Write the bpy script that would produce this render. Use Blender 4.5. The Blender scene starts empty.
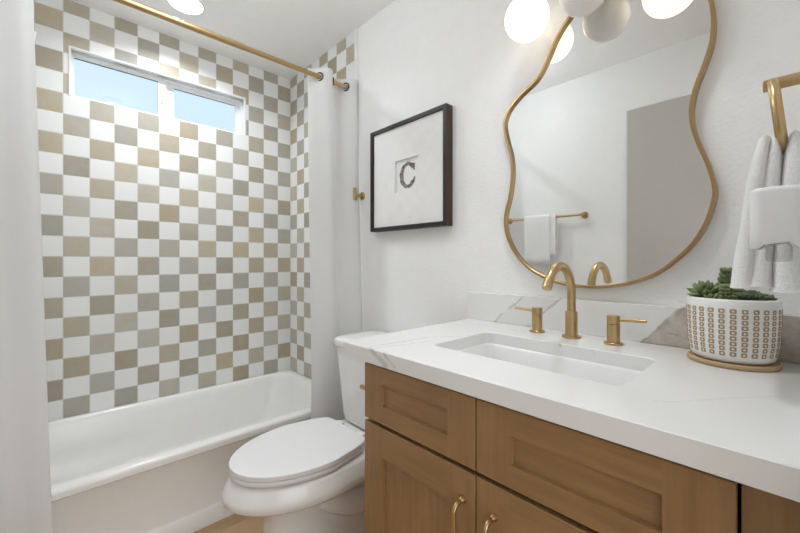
import bpy, bmesh, math, random
from mathutils import Vector, Matrix, noise as mnoise
PI = math.pi
random.seed(7)
SC = bpy.context.scene
COL = SC.collection

# ---------------------------------------------------------------- camera, world, exposure
cd = bpy.data.cameras.new('camera'); cam = bpy.data.objects.new('camera', cd); COL.objects.link(cam)
cam.location = (-1.2478, -2.4818, 1.1336)
cam.rotation_euler = (PI/2, 0, -0.75513)
cd.sensor_width = 36.0; cd.lens = 368.4167*36/800; cd.shift_y = -5.84/800
cd.clip_start = 0.01
SC.camera = cam
SC.view_settings.view_transform = 'Standard'; SC.view_settings.look = 'None'
SC.view_settings.gamma = 1.0; SC.view_settings.use_curve_mapping = False
SC.view_settings.exposure = -0.05
try:
    SC.cycles.max_bounces = 16; SC.cycles.diffuse_bounces = 10; SC.cycles.glossy_bounces = 8
    SC.cycles.transparent_max_bounces = 16
    SC.cycles.sample_clamp_indirect = 6.0
except Exception: pass
W = bpy.data.worlds.new('daylight'); SC.world = W; W.use_nodes = True
bg = W.node_tree.nodes['Background']; bg.inputs[0].default_value = (0.67, 0.85, 0.98, 1); bg.inputs[1].default_value = 1.12

def area(name, loc, size, power, color, rot=(0,0,0), size_y=None, spread=PI):
    l = bpy.data.lights.new(name, 'AREA'); l.energy = power; l.color = color
    if size_y: l.shape = 'RECTANGLE'; l.size = size; l.size_y = size_y
    else: l.shape = 'DISK'; l.size = size
    l.spread = spread
    o = bpy.data.objects.new(name, l); COL.objects.link(o); o.location = loc; o.rotation_euler = rot
    return o
HALL_POWER, SHOWER_POWER, ROOM_POWER, GLOBE = 28.0, 7.8, 9.2, 1.15
# fill light added in the closed hall behind the camera, no window there
area('hall_fill', (-0.95, -4.18, 1.35), 2.0, HALL_POWER, (0.90, 0.955, 1.0), rot=(PI/2, 0, 0), size_y=2.0)

# ---------------------------------------------------------------- node helpers
class NT:
    def __init__(s, name):
        s.m = bpy.data.materials.new(name); s.m.use_nodes = True
        s.t = s.m.node_tree; s.b = s.t.nodes['Principled BSDF']; s.out = s.t.nodes['Material Output']
    def n(s, typ, **kw):
        nd = s.t.nodes.new(typ)
        for k, v in kw.items(): setattr(nd, k, v)
        return nd
    def set(s, sock, v):
        if isinstance(v, bpy.types.NodeSocket): s.t.links.new(v, sock)
        elif v is not None: sock.default_value = v
    def math(s, op, a, b=None, c=None, clamp=False):
        nd = s.n('ShaderNodeMath', operation=op); nd.use_clamp = clamp
        s.set(nd.inputs[0], a); s.set(nd.inputs[1], b); s.set(nd.inputs[2], c)
        return nd.outputs[0]
    def vmath(s, op, a, b=None):
        nd = s.n('ShaderNodeVectorMath', operation=op)
        s.set(nd.inputs[0], a); s.set(nd.inputs[1], b)
        return nd.outputs['Value'] if op in ('DOT_PRODUCT', 'LENGTH', 'DISTANCE') else nd.outputs[0]
    def pos(s): return s.n('ShaderNodeNewGeometry').outputs['Position']
    def scale(s, v, sc):
        nd = s.n('ShaderNodeVectorMath', operation='MULTIPLY'); s.set(nd.inputs[0], v); nd.inputs[1].default_value = sc
        return nd.outputs[0]
    def sep(s, v):
        nd = s.n('ShaderNodeSeparateXYZ'); s.set(nd.inputs[0], v); return nd.outputs
    def comb(s, x, y, z):
        nd = s.n('ShaderNodeCombineXYZ'); s.set(nd.inputs[0], x); s.set(nd.inputs[1], y); s.set(nd.inputs[2], z); return nd.outputs[0]
    def noise(s, v, scale, detail=3, rough=0.5):
        nd = s.n('ShaderNodeTexNoise'); s.set(nd.inputs['Vector'], v); nd.inputs['Scale'].default_value = scale
        nd.inputs['Detail'].default_value = detail; nd.inputs['Roughness'].default_value = rough
        return nd.outputs
    def white(s, v):
        nd = s.n('ShaderNodeTexWhiteNoise'); s.set(nd.inputs['Vector'], v); return nd.outputs
    def mix(s, f, a, b, blend='MIX'):
        nd = s.n('ShaderNodeMix', data_type='RGBA', blend_type=blend)
        s.set(nd.inputs[0], f); s.set(nd.inputs[6], a); s.set(nd.inputs[7], b)
        return nd.outputs[2]
    def ramp(s, f, lo, hi):
        nd = s.n('ShaderNodeMapRange'); nd.interpolation_type = 'SMOOTHSTEP'
        s.set(nd.inputs[0], f); nd.inputs[1].default_value = lo; nd.inputs[2].default_value = hi
        return nd.outputs[0]
    def bump(s, h, strength, dist=0.002):
        nd = s.n('ShaderNodeBump'); nd.inputs['Strength'].default_value = strength; nd.inputs['Distance'].default_value = dist
        s.set(nd.inputs['Height'], h); s.t.links.new(nd.outputs[0], s.b.inputs['Normal'])
    def base(s, c): s.set(s.b.inputs['Base Color'], c)

def rgb(c): return (c[0], c[1], c[2], 1.0)
def plain(name, col, rough=0.5, metal=0.0, spec=0.5, bump=None, coat=0.0):
    t = NT(name); b = t.b; b.inputs['Roughness'].default_value = rough; b.inputs['Metallic'].default_value = metal
    b.inputs['Specular IOR Level'].default_value = spec; b.inputs['Coat Weight'].default_value = coat
    nz = t.noise(t.pos(), 18.0, 2)[0]
    t.base(t.mix(nz, rgb([c*0.97 for c in col]), rgb([min(1, c*1.02) for c in col])))
    if bump: t.bump(t.noise(t.pos(), bump[0], 3)[0], bump[1], bump[2])
    return t.m

M = {}
M['wall'] = plain('white wall paint', (0.86, 0.86, 0.855), 0.55, bump=(95, 0.35, 0.004))
M['ceiling'] = plain('white ceiling paint', (0.90, 0.90, 0.90), 0.8)
M['trim'] = plain('white gloss trim', (0.82, 0.82, 0.81), 0.3)
M['greige'] = plain('taupe door paint', (0.50, 0.475, 0.445), 0.5)
M['porcelain'] = plain('white porcelain', (0.83, 0.83, 0.825), 0.12, coat=0.3)
M['acrylic'] = plain('white tub enamel', (0.82, 0.815, 0.80), 0.22, coat=0.2)
M['brass'] = plain('brushed brass', (0.53, 0.375, 0.19), 0.30, metal=1.0)
M['brassdark'] = plain('aged brass mirror frame', (0.46, 0.32, 0.165), 0.32, metal=1.0)
M['darkring'] = plain('dark bronze grommet', (0.10, 0.085, 0.07), 0.3, metal=1.0)
M['chrome'] = plain('chrome', (0.8, 0.8, 0.8), 0.08, metal=1.0)
M['black'] = plain('black stained wood', (0.014, 0.012, 0.012), 0.5)
M['shadowgap'] = plain('dark cabinet interior', (0.10, 0.055, 0.03), 0.8)
M['paper'] = plain('off white mat board', (0.87, 0.865, 0.855), 0.8)
M['plastic'] = plain('white plastic', (0.80, 0.80, 0.81), 0.35)
M['ceramic'] = plain('white glazed pot', (0.82, 0.82, 0.81), 0.3)
M['tan'] = plain('tan glaze', (0.42, 0.29, 0.165), 0.6)
M['bamboo'] = plain('pale bamboo', (0.52, 0.36, 0.20), 0.5)
M['soil'] = plain('dark soil', (0.05, 0.04, 0.03), 0.95, bump=(120, 1.0, 0.01))
M['frosted'] = plain('unlit opal glass', (0.88, 0.85, 0.83), 0.25)
M['vinyl'] = plain('white vinyl window', (0.82, 0.83, 0.84), 0.35)
M['gasket'] = plain('grey rubber gasket', (0.12, 0.13, 0.14), 0.6)

t = NT('mirror silver'); t.base((0.86, 0.87, 0.86, 1)); t.b.inputs['Metallic'].default_value = 1; t.b.inputs['Roughness'].default_value = 0.0; M['mirror'] = t.m

def glass_mat(name, tint, rough, fac):
    t = NT(name); tr = t.n('ShaderNodeBsdfTransparent'); tr.inputs[0].default_value = rgb(tint)
    gl = t.n('ShaderNodeBsdfGlossy'); gl.inputs['Roughness'].default_value = rough
    lw = t.n('ShaderNodeLayerWeight'); fr = t.math('ADD', 0.035, t.math('MULTIPLY', t.math('POWER', lw.outputs['Facing'], 5.0), 0.9))
    mx = t.n('ShaderNodeMixShader'); f = t.math('MULTIPLY', fr, fac, clamp=True)
    t.t.links.new(f, mx.inputs[0]); t.t.links.new(tr.outputs[0], mx.inputs[1]); t.t.links.new(gl.outputs[0], mx.inputs[2])
    t.t.links.new(mx.outputs[0], t.out.inputs[0]); return t.m
M['pane'] = glass_mat('window glass', (0.985, 0.99, 0.995), 0.0, 0.5)
M['pictureglass'] = glass_mat('picture glass', (0.995, 0.995, 0.995), 0.0, 0.8)
M['bottle'] = glass_mat('clear bottle glass', (0.86, 0.855, 0.84), 0.05, 2.5)

def emis(name, col, strength):
    t = NT(name); t.base(rgb(col)); t.b.inputs['Emission Color'].default_value = rgb(col); t.b.inputs['Emission Strength'].default_value = strength
    t.b.inputs['Roughness'].default_value = 0.3
    return t.m
M['globe'] = emis('lit opal globe', (1.0, 0.91, 0.74), GLOBE)
M['fillglobe'] = emis('added opal fill globe', (0.90, 0.955, 1.0), ROOM_POWER)  # glow of the added room lamp outside the view
M['downlight'] = emis('ceiling lamp lens', (1.0, 0.98, 0.95), 6.0)

# checkerboard wall tiles
PT = 0.1016; OFF = 0.0946; TOP = 2.44 - 0.0664
def tile_mat(name, axis):
    t = NT(name); p = t.sep(t.pos())
    if axis == 'x':
        u = t.math('DIVIDE', t.math('SUBTRACT', t.math('MULTIPLY', p[0], -1.0), OFF - PT), PT)
        odd = 1.0
    elif axis == 'y':
        u = t.math('DIVIDE', t.math('MULTIPLY', p[1], -1.0), 0.0995); odd = 0.0
    v = t.math('ADD', t.math('DIVIDE', t.math('SUBTRACT', TOP, p[2]), PT), 1.0)
    k = t.math('FLOOR', u); j = t.math('FLOOR', v)
    fu = t.math('FRACT', u); fv = t.math('FRACT', v)
    par = t.math('FLOORED_MODULO', t.math('ADD', t.math('ADD', k, j), 0.5), 2.0)
    colored = t.math('GREATER_THAN', par, 1.0) if odd else t.math('LESS_THAN', par, 1.0)
    cell = t.comb(k, j, 3.0 if axis == 'x' else 9.0)
    wn = t.white(cell)
    rc = t.sep(wn[1])
    cloud = t.noise(t.pos(), 19.0, 4, 0.6)[0]
    f1 = t.math('ADD', t.math('MULTIPLY', rc[0], 0.75), t.math('MULTIPLY', t.math('SUBTRACT', cloud, 0.45), 1.7), clamp=True)
    hue = t.mix(f1, (0.44, 0.435, 0.395, 1), (0.45, 0.37, 0.255, 1))
    dark = t.math('ADD', 0.80, t.math('MULTIPLY', rc[1], 0.30))
    hue = t.mix(1.0, hue, t.comb(dark, dark, dark), 'MULTIPLY')
    wv = t.math('ADD', 0.95, t.math('MULTIPLY', rc[2], 0.06))
    whitec = t.mix(1.0, (0.81, 0.815, 0.81, 1), t.comb(wv, wv, wv), 'MULTIPLY')
    c = t.mix(colored, whitec, hue)
    e = t.math('MINIMUM', t.math('MINIMUM', fu, t.math('SUBTRACT', 1.0, fu)), t.math('MINIMUM', fv, t.math('SUBTRACT', 1.0, fv)))
    g = t.ramp(e, 0.010, 0.022)
    c = t.mix(g, (0.60, 0.59, 0.56, 1), c)
    t.base(c)
    t.b.inputs['Roughness'].default_value = 0.42; t.b.inputs['Specular IOR Level'].default_value = 0.35
    wob = t.noise(t.pos(), 14.0, 2)[0]
    t.bump(t.math('ADD', t.math('MULTIPLY', t.ramp(e, 0.0, 0.035), 0.5), t.math('MULTIPLY', wob, 0.35)), 0.5, 0.003)
    return t.m
M['tile_x'] = tile_mat('checkerboard tile back', 'x')
M['tile_y'] = tile_mat('checkerboard tile side', 'y')

def wood_mat(name, sc, c1=(0.255, 0.142, 0.058), c2=(0.345, 0.20, 0.086), rough=0.42):
    t = NT(name); v = t.scale(t.pos(), sc)
    a = t.noise(v, 1.0, 5, 0.6)[0]; b2 = t.noise(t.scale(t.pos(), (6, 6, 6)), 1.0, 2)[0]
    f = t.ramp(t.math('ADD', t.math('MULTIPLY', a, 0.6), t.math('MULTIPLY', b2, 0.4)), 0.3, 0.7)
    t.base(t.mix(f, rgb(c1), rgb(c2))); t.b.inputs['Roughness'].default_value = rough
    t.bump(a, 0.08, 0.002); return t.m
M['wood_v'] = wood_mat('brown maple vertical grain', (70, 70, 5))
M['wood_h'] = wood_mat('brown maple horizontal grain', (70, 5, 70))
M['framewood'] = wood_mat('dark brown frame side', (60, 60, 8), (0.035, 0.02, 0.014), (0.07, 0.038, 0.025))

# plank floor
t = NT('wood look plank floor'); p = t.sep(t.pos())
row = t.math('FLOOR', t.math('DIVIDE', p[1], 0.19)); cx_ = t.math('FLOOR', t.math('DIVIDE', t.math('ADD', p[0], t.math('MULTIPLY', row, 0.37)), 1.2))
rn = t.white(t.comb(row, cx_, 1.0))[0]
gr = t.noise(t.scale(t.pos(), (4, 60, 4)), 1.0, 5, 0.6)[0]
t.base(t.mix(t.math('ADD', t.math('MULTIPLY', rn, 0.45), t.math('MULTIPLY', gr, 0.55)), (0.31, 0.18, 0.085, 1), (0.54, 0.365, 0.205, 1)))
fy = t.math('FRACT', t.math('DIVIDE', p[1], 0.19))
t.bump(t.ramp(t.math('MINIMUM', fy, t.math('SUBTRACT', 1.0, fy)), 0.0, 0.02), 0.4, 0.002)
t.b.inputs['Roughness'].default_value = 0.45; M['floor'] = t.m

# veined quartz
def seg_mask(t, P, a, b, w):
    a = Vector(a); b = Vector(b); ab = b - a
    pa = t.vmath('SUBTRACT', P, tuple(a))
    tt = t.math('DIVIDE', t.vmath('DOT_PRODUCT', pa, tuple(ab)), ab.length_squared, clamp=True)
    nd = t.n('ShaderNodeVectorMath', operation='SCALE'); nd.inputs[0].default_value = tuple(ab); t.set(nd.inputs['Scale'], tt)
    d = t.vmath('DISTANCE', pa, nd.outputs[0])
    return t.math('SUBTRACT', 1.0, t.ramp(d, w*0.25, w))
t = NT('white veined quartz'); P0 = t.pos()
nz = t.n('ShaderNodeTexNoise'); nz.inputs['Scale'].default_value = 22; nz.inputs['Detail'].default_value = 4; t.set(nz.inputs['Vector'], P0)
off = t.scale(t.vmath('SUBTRACT', nz.outputs['Color'], (0.5, 0.5, 0.5)), (0.03, 0.03, 0.03))
P1 = t.vmath('ADD', P0, off)
cloud = t.noise(P0, 3.0, 4)[0]
c = t.mix(cloud, (0.78, 0.78, 0.775, 1), (0.82, 0.82, 0.81, 1))
sp = t.sep(P1)
# pale grey band between the two diagonal veins on the backsplash
def halfplane(y0, z0, slope):  # positive where y is left of the slanted line
    return t.math('SUBTRACT', sp[1], t.math('ADD', y0, t.math('MULTIPLY', t.math('SUBTRACT', sp[2], z0), slope)))
onbs = t.math('GREATER_THAN', t.sep(P0)[0], -0.028)
band = t.math('MULTIPLY', t.ramp(halfplane(-1.835, 0.90, -1.15), 0.0, 0.006), t.math('SUBTRACT', 1.0, t.ramp(halfplane(-1.70, 0.90, -1.15), 0.0, 0.006)))
c = t.mix(t.math('MULTIPLY', t.math('MULTIPLY', band, onbs), 0.28), c, (0.60, 0.59, 0.56, 1))
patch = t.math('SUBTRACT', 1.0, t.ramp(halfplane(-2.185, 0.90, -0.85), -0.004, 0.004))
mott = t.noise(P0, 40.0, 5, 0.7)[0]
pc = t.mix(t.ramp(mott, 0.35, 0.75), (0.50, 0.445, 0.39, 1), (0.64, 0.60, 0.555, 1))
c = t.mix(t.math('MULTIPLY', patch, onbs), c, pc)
veins = [((-0.02,-1.69,0.89),(-0.02,-1.83,1.012),0.006,0.5),((-0.02,-1.825,0.89),(-0.02,-1.965,1.012),0.006,0.55),
         ((-0.02,-2.18,0.89),(-0.02,-2.30,1.02),0.007,0.6),((-0.02,-2.23,0.95),(-0.02,-2.27,0.93),0.006,0.7),
         ((-0.62,-1.70,0.90),(-0.42,-1.72,0.90),0.006,0.45),((-0.42,-1.72,0.90),(-0.30,-1.80,0.90),0.005,0.35),
         ((-0.62,-1.72,0.90),(-0.45,-1.765,0.90),0.005,0.35),((-0.10,-1.60,0.90),(-0.14,-1.95,0.90),0.006,0.28),
         ((-0.21,-2.03,0.90),(-0.21,-2.05,0.865),0.006,0.5),((-0.21,-2.12,0.90),(-0.21,-2.135,0.865),0.006,0.4),
         ((-0.635,-1.70,0.905),(-0.635,-1.78,0.865),0.011,0.45),((-0.635,-1.77,0.895),(-0.635,-1.81,0.875),0.009,0.45),
         ((-0.33,-2.47,0.90),(-0.52,-2.33,0.90),0.006,0.12)]
for a, b, w, s_ in veins:
    c = t.mix(t.math('MULTIPLY', seg_mask(t, P1, a, b, w), s_), c, (0.36, 0.335, 0.30, 1))
t.base(c); t.b.inputs['Roughness'].default_value = 0.18; M['quartz'] = t.m

# cloths
t = NT('white curtain cloth'); wv = t.noise(t.scale(t.pos(), (300, 300, 300)), 1.0, 1)[0]
t.base(t.mix(wv, (0.86, 0.86, 0.86, 1), (0.90, 0.90, 0.90, 1))); t.b.inputs['Roughness'].default_value = 0.9
dn = t.n('ShaderNodeBsdfTranslucent'); dn.inputs[0].default_value = (0.88, 0.88, 0.88, 1)
mx = t.n('ShaderNodeMixShader'); mx.inputs[0].default_value = 0.42
t.t.links.new(t.b.outputs[0], mx.inputs[1]); t.t.links.new(dn.outputs[0], mx.inputs[2]); t.t.links.new(mx.outputs[0], t.out.inputs[0])
M['curtain'] = t.m
t = NT('white terry towel'); n1 = t.noise(t.pos(), 420, 3, 0.7)[0]
t.base(t.mix(n1, (0.82, 0.82, 0.815, 1), (0.90, 0.90, 0.895, 1))); t.b.inputs['Roughness'].default_value = 0.95
t.bump(t.math('ADD', n1, t.noise(t.pos(), 160, 2)[0]), 0.6, 0.005); M['terry'] = t.m
# succulents
def leafmat(name, c1, c2):
    t = NT(name); f = t.noise(t.pos(), 60, 2)[0]; t.base(t.mix(t.ramp(f, 0.3, 0.7), rgb(c1), rgb(c2)))
    t.b.inputs['Roughness'].default_value = 0.45; return t.m
M['leaf'] = leafmat('green succulent leaf', (0.12, 0.16, 0.06), (0.27, 0.32, 0.15))
M['leafdark'] = leafmat('dark green succulent leaf', (0.055, 0.09, 0.04), (0.12, 0.165, 0.07))
# monogram print: marbled brown on white
t = NT('marbled brown ink'); f = t.noise(t.pos(), 90, 4, 0.7)[0]
t.base(t.mix(t.ramp(f, 0.47, 0.53), (0.03, 0.02, 0.018, 1), (0.42, 0.36, 0.32, 1))); t.b.inputs['Roughness'].default_value = 0.8; M['ink'] = t.m

# ---------------------------------------------------------------- mesh helpers
class MB:
    def __init__(s): s.bm = bmesh.new(); s.bev = False
    def box(s, a, b, bev=0.0, seg=2):
        bm2 = bmesh.new(); bmesh.ops.create_cube(bm2, size=1.0)
        for v in bm2.verts: v.co = Vector([(a[i]+b[i])/2 + v.co[i]*abs(b[i]-a[i]) for i in range(3)])
        if bev > 0: s.bev = True
        if bev > 0: bmesh.ops.bevel(bm2, geom=list(bm2.edges), offset=bev, segments=seg, affect='EDGES', profile=0.5)
        s.add(bm2); return s
    def add(s, bm2):
        me = bpy.data.meshes.new('tmp'); bm2.to_mesh(me); bm2.free(); s.bm.from_mesh(me); bpy.data.meshes.remove(me)
    def loft(s, rings, cap0=True, cap1=True, closed=True):
        vs = [[s.bm.verts.new(p) for p in r] for r in rings]; n = len(rings[0])
        for i in range(len(vs)-1):
            for k in range(n if closed else n-1):
                k2 = (k+1) % n
                try: s.bm.faces.new((vs[i][k], vs[i][k2], vs[i+1][k2], vs[i+1][k]))
                except ValueError: pass
        if cap0: s.bm.faces.new(list(reversed(vs[0])))
        if cap1: s.bm.faces.new(vs[-1])
        return s
    def tube(s, pts, r, seg=16, caps=True, closed=False):
        pts = [Vector(p) for p in pts]; n = len(pts); rings = []; up = None
        rr = r if isinstance(r, (list, tuple)) else [r]*n
        for i, p in enumerate(pts):
            if closed: d = pts[(i+1) % n] - pts[i-1]
            else: d = pts[min(i+1, n-1)] - pts[max(i-1, 0)]
            d.normalize()
            if up is None:
                up = Vector((0, 0, 1)) if abs(d.z) < 0.9 else Vector((1, 0, 0))
            x = (up - d*up.dot(d)).normalized(); up = x; y = d.cross(x)
            rings.append([p + (x*math.cos(a) + y*math.sin(a))*rr[i] for a in [2*PI*k/seg for k in range(seg)]])
        if closed: rings.append(rings[0])
        return s.loft(rings, caps and not closed, caps and not closed)
    def cyl(s, p0, p1, r, seg=32, bev=0.0):
        p0 = Vector(p0); p1 = Vector(p1); d = (p1-p0).normalized()
        if bev: return s.tube([p0, p0+d*1e-5, p0+d*bev, p1-d*bev, p1-d*1e-5, p1], [r-bev, r-bev, r, r, r-bev, r-bev], seg)
        return s.tube([p0, p1], r, seg)
    def lathe(s, prof, c, seg=48, sy=1.0, caps=True):
        rings = [[(c[0]+r*math.cos(a), c[1]+r*sy*math.sin(a), c[2]+z) for a in [2*PI*k/seg for k in range(seg)]] for r, z in prof]
        return s.loft(rings, caps, caps)
    def sphere(s, c, r, u=40, v=24):
        bm2 = bmesh.new(); bmesh.ops.create_uvsphere(bm2, u_segments=u, v_segments=v, radius=1.0)
        rv = r if isinstance(r, (tuple, list)) else (r, r, r)
        for q in bm2.verts: q.co = Vector((c[0]+q.co.x*rv[0], c[1]+q.co.y*rv[1], c[2]+q.co.z*rv[2]))
        s.add(bm2); return s
    def build(s, name, mat, parent=None, smooth=40, origin=None):
        bmesh.ops.remove_doubles(s.bm, verts=list(s.bm.verts), dist=1e-6)
        bmesh.ops.recalc_face_normals(s.bm, faces=list(s.bm.faces))
        me = bpy.data.meshes.new(name); 
        o = bpy.data.objects.new(name, me); COL.objects.link(o)
        wl = Vector((0, 0, 0))
        if parent is not None:
            q = parent
            while q is not None: wl = wl + q.location; q = q.parent
        if parent is None and origin is None:
            xs = [v.co for v in s.bm.verts]
            origin = ((min(v.x for v in xs)+max(v.x for v in xs))/2, (min(v.y for v in xs)+max(v.y for v in xs))/2, min(v.z for v in xs))
        org = Vector(origin) if origin is not None else wl
        for v in s.bm.verts: v.co -= org
        s.bm.to_mesh(me); s.bm.free()
        o.location = org - wl if parent is not None else org
        if parent is not None: o.parent = parent
        if mat: me.materials.append(M[mat])
        if smooth:
            me.polygons.foreach_set('use_smooth', [True]*len(me.polygons)); me.set_sharp_from_angle(angle=math.radians(smooth))
            if s.bev:
                w = o.modifiers.new('normals', 'WEIGHTED_NORMAL'); w.keep_sharp = True; w.weight = 90
        return o

def tag(o, label=None, cat=None, group=None, kind=None):
    if label: o['label'] = label
    if cat: o['category'] = cat
    if group: o['group'] = group
    if kind: o['kind'] = kind
    return o
def thing(name, label, cat, loc, group=None):
    o = bpy.data.objects.new(name, None); COL.objects.link(o); o.location = loc; o.empty_display_size = 0.1
    return tag(o, label, cat, group)
def struct(name, mb, mat, label, smooth=None):
    o = mb.build(name, mat, smooth=smooth, origin=(0, 0, 0)); o['kind'] = 'structure'; o['label'] = label
    return o
def catmull(pts, n=8, closed=False):
    P = [Vector(p) for p in pts]; N = len(P); out = []
    for i in range(N if closed else N-1):
        g = (lambda k: P[k % N]) if closed else (lambda k: P[max(0, min(N-1, k))])
        a, b, c, d = g(i-1), g(i), g(i+1), g(i+2)
        for k in range(n):
            u = k/n
            out.append(0.5*((2*b) + (c-a)*u + (2*a-5*b+4*c-d)*u*u + (3*b-a-3*c+d)*u*u*u))
    if not closed: out.append(P[-1])
    return out
def rrect(x0, x1, y0, y1, r, n=8, m=6):
    pts = []
    for cx, cy, a0 in ((x1-r, y1-r, 0), (x0+r, y1-r, PI/2), (x0+r, y0+r, PI), (x1-r, y0+r, 1.5*PI)):
        for k in range(n+1):
            a = a0 + PI/2*k/n; pts.append((cx+r*math.cos(a), cy+r*math.sin(a)))
    return pts

# ---------------------------------------------------------------- setting
XL, YF, H = -1.515, -2.505, 2.44     # left wall, front wall, ceiling
T = 0.11
ZA = -0.79   # end of the tiled alcove
struct('floor', MB().box((-2.2, -4.3, -0.1), (0.4, T+0.05, 0)), 'floor', 'tan wood-look plank floor')
struct('ceiling', MB().box((-2.2, -4.3, H), (0.4, T+0.05, H+0.1)), 'ceiling', 'flat white ceiling')
# back wall with window hole
WX0, WX1, WZ0, WZ1 = -1.192, -0.318, 1.962, 2.212
mb = MB()
mb.box((XL-T, 0, 0), (WX0, T+0.03, H)); mb.box((WX1, 0, 0), (T, T+0.03, H))
mb.box((WX0, 0, 0), (WX1, T+0.03, WZ0)); mb.box((WX0, 0, WZ1), (WX1, T+0.03, H))
struct('wall_back', mb, 'tile_x', 'shower wall of white, grey and tan checkerboard tiles')
struct('wall_right', MB().box((0, YF-T, 0), (T, ZA, H)), 'wall', 'white textured wall behind vanity and toilet')
struct('wall_right_alcove', MB().box((0, ZA, 0), (T, 0, H)), 'tile_y', 'checkerboard tiled end wall of the shower at right')
struct('wall_left', MB().box((XL-T, YF-T, 0), (XL, ZA, H)), 'wall', 'white wall opposite the vanity')
struct('wall_left_alcove', MB().box((XL-T, ZA, 0), (XL, 0, H)), 'tile_y', 'checkerboard tiled end wall of the shower at left')
mb = MB(); DX0, DX1 = -1.50, -0.70
mb.box((DX1, YF-T, 0), (0, YF, H)); mb.box((XL, YF-T, 0), (DX0, YF, H)); mb.box((DX0, YF-T, 2.06), (DX1, YF, H))
struct('wall_front', mb, 'wall', 'white wall with the doorway')
struct('wall_hall_left', MB().box((-2.2, -4.3, 0), (-2.1, YF-T, H)), 'wall', 'white hall wall')
struct('wall_hall_right', MB().box((0.3, -4.3, 0), (0.4, YF-T, H)), 'wall', 'white hall wall')
struct('wall_hall_back', MB().box((-2.1, -4.3, 0), (0.3, -4.2, H)), 'wall', 'white hall wall')
mb = MB(); mb.box((-2.1, YF-T, 0), (XL-T, YF-T+0.1, H)); mb.box((T, YF-T, 0), (0.3, YF-T+0.1, H))
struct('wall_hall_front', mb, 'wall', 'white hall wall beside the doorway')
struct('trim_1', MB().box((-0.012, ZA-0.024, 0.0), (0.002, ZA, H-0.001), 0.004), 'trim', 'narrow white trim where the tile ends')
struct('baseboard_right', MB().box((-0.012, -1.66, 0), (0.0, ZA-0.03, 0.09), 0.003), 'trim', 'white baseboard behind the toilet')
struct('baseboard_left', MB().box((XL, -1.72, 0), (XL+0.012, ZA-0.03, 0.09), 0.003), 'trim', 'white baseboard')
struct('door_1', MB().box((XL, -2.49, 0.005), (XL+0.012, -1.748, 2.108)), 'greige', 'flat taupe door seen in the mirror')

mb = MB(); wt = 0.009
mb.box((WX0-0.0005, -0.004, WZ0), (WX0+wt, 0.02, WZ1+0.0005), 0.002); mb.box((WX1-wt, -0.004, WZ0), (WX1+0.0005, 0.02, WZ1+0.0005), 0.002); mb.box((WX0+0.005, -0.004, WZ1-wt), (WX1-0.005, 0.02, WZ1+0.0005), 0.002)
struct('trim_2', mb, 'trim', 'white edge trim around the window opening', 40)
# window
win = tag(bpy.data.objects.new('window_1', None), 'wide low white slider window high in the tile'); COL.objects.link(win); win['kind'] = 'structure'
win.location = ((WX0+WX1)/2, 0.06, WZ0)
mb = MB(); y0, y1 = 0.048, 0.105
def ring_frame(mb, x0, x1, z0, z1, w, ya, yb, bev=0.002, wt=None, wb=None):
    wt = w if wt is None else wt; wb = w if wb is None else wb
    mb.box((x0, ya, z0), (x0+w, yb, z1), bev); mb.box((x1-w, ya, z0), (x1, yb, z1), bev)
    mb.box((x0+w, ya, z1-wt), (x1-w, yb, z1), bev); mb.box((x0+w, ya, z0), (x1-w, yb, z0+wb), bev)
ring_frame(mb, WX0, WX1, WZ0, WZ1, 0.012, 0.045, 0.115, 0, wt=0.014)
mb.build('frame', 'vinyl', win, None)
mb = MB(); ring_frame(mb, WX0+0.012, -0.762, WZ0+0.012, WZ1-0.014, 0.012, 0.055, 0.0795, 0, wt=0.014); mb.box((-0.80, 0.0555, WZ0+0.0125), (-0.7741, 0.079, WZ1-0.0145))
s1 = mb.build('sash', 'vinyl', win, None)
MB().box((WX0+0.02, 0.066, WZ0+0.02), (-0.79, 0.070, WZ1-0.022)).build('pane', 'pane', s1, None)
MB().box((WX0+0.024, 0.062, WZ1-0.0315), (-0.80, 0.066, WZ1-0.028)).build('gasket', 'gasket', s1, None)
mb = MB(); mb.box((-0.79, 0.048, 2.06), (-0.775, 0.0552, 2.10)); mb.box((-0.787, 0.040, 2.072), (-0.778, 0.0478, 2.088))
mb.build('latch', 'vinyl', s1, None)
mb = MB(); ring_frame(mb, -0.765, WX1-0.012, WZ0+0.012, WZ1-0.014, 0.022, 0.0805, 0.105, 0, wt=0.020); mb.box((-0.7429, 0.081, WZ0+0.0125), (-0.715, 0.1045, WZ1-0.0145))
s2 = mb.build('sash', 'vinyl', win, None)
MB().box((-0.72, 0.090, WZ0+0.02), (WX1-0.03, 0.094, WZ1-0.03)).build('pane', 'pane', s2, None)
MB().box((-0.714, 0.086, WZ1-0.037), (WX1-0.036, 0.090, WZ1-0.034)).build('gasket', 'gasket', s2, None)

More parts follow.
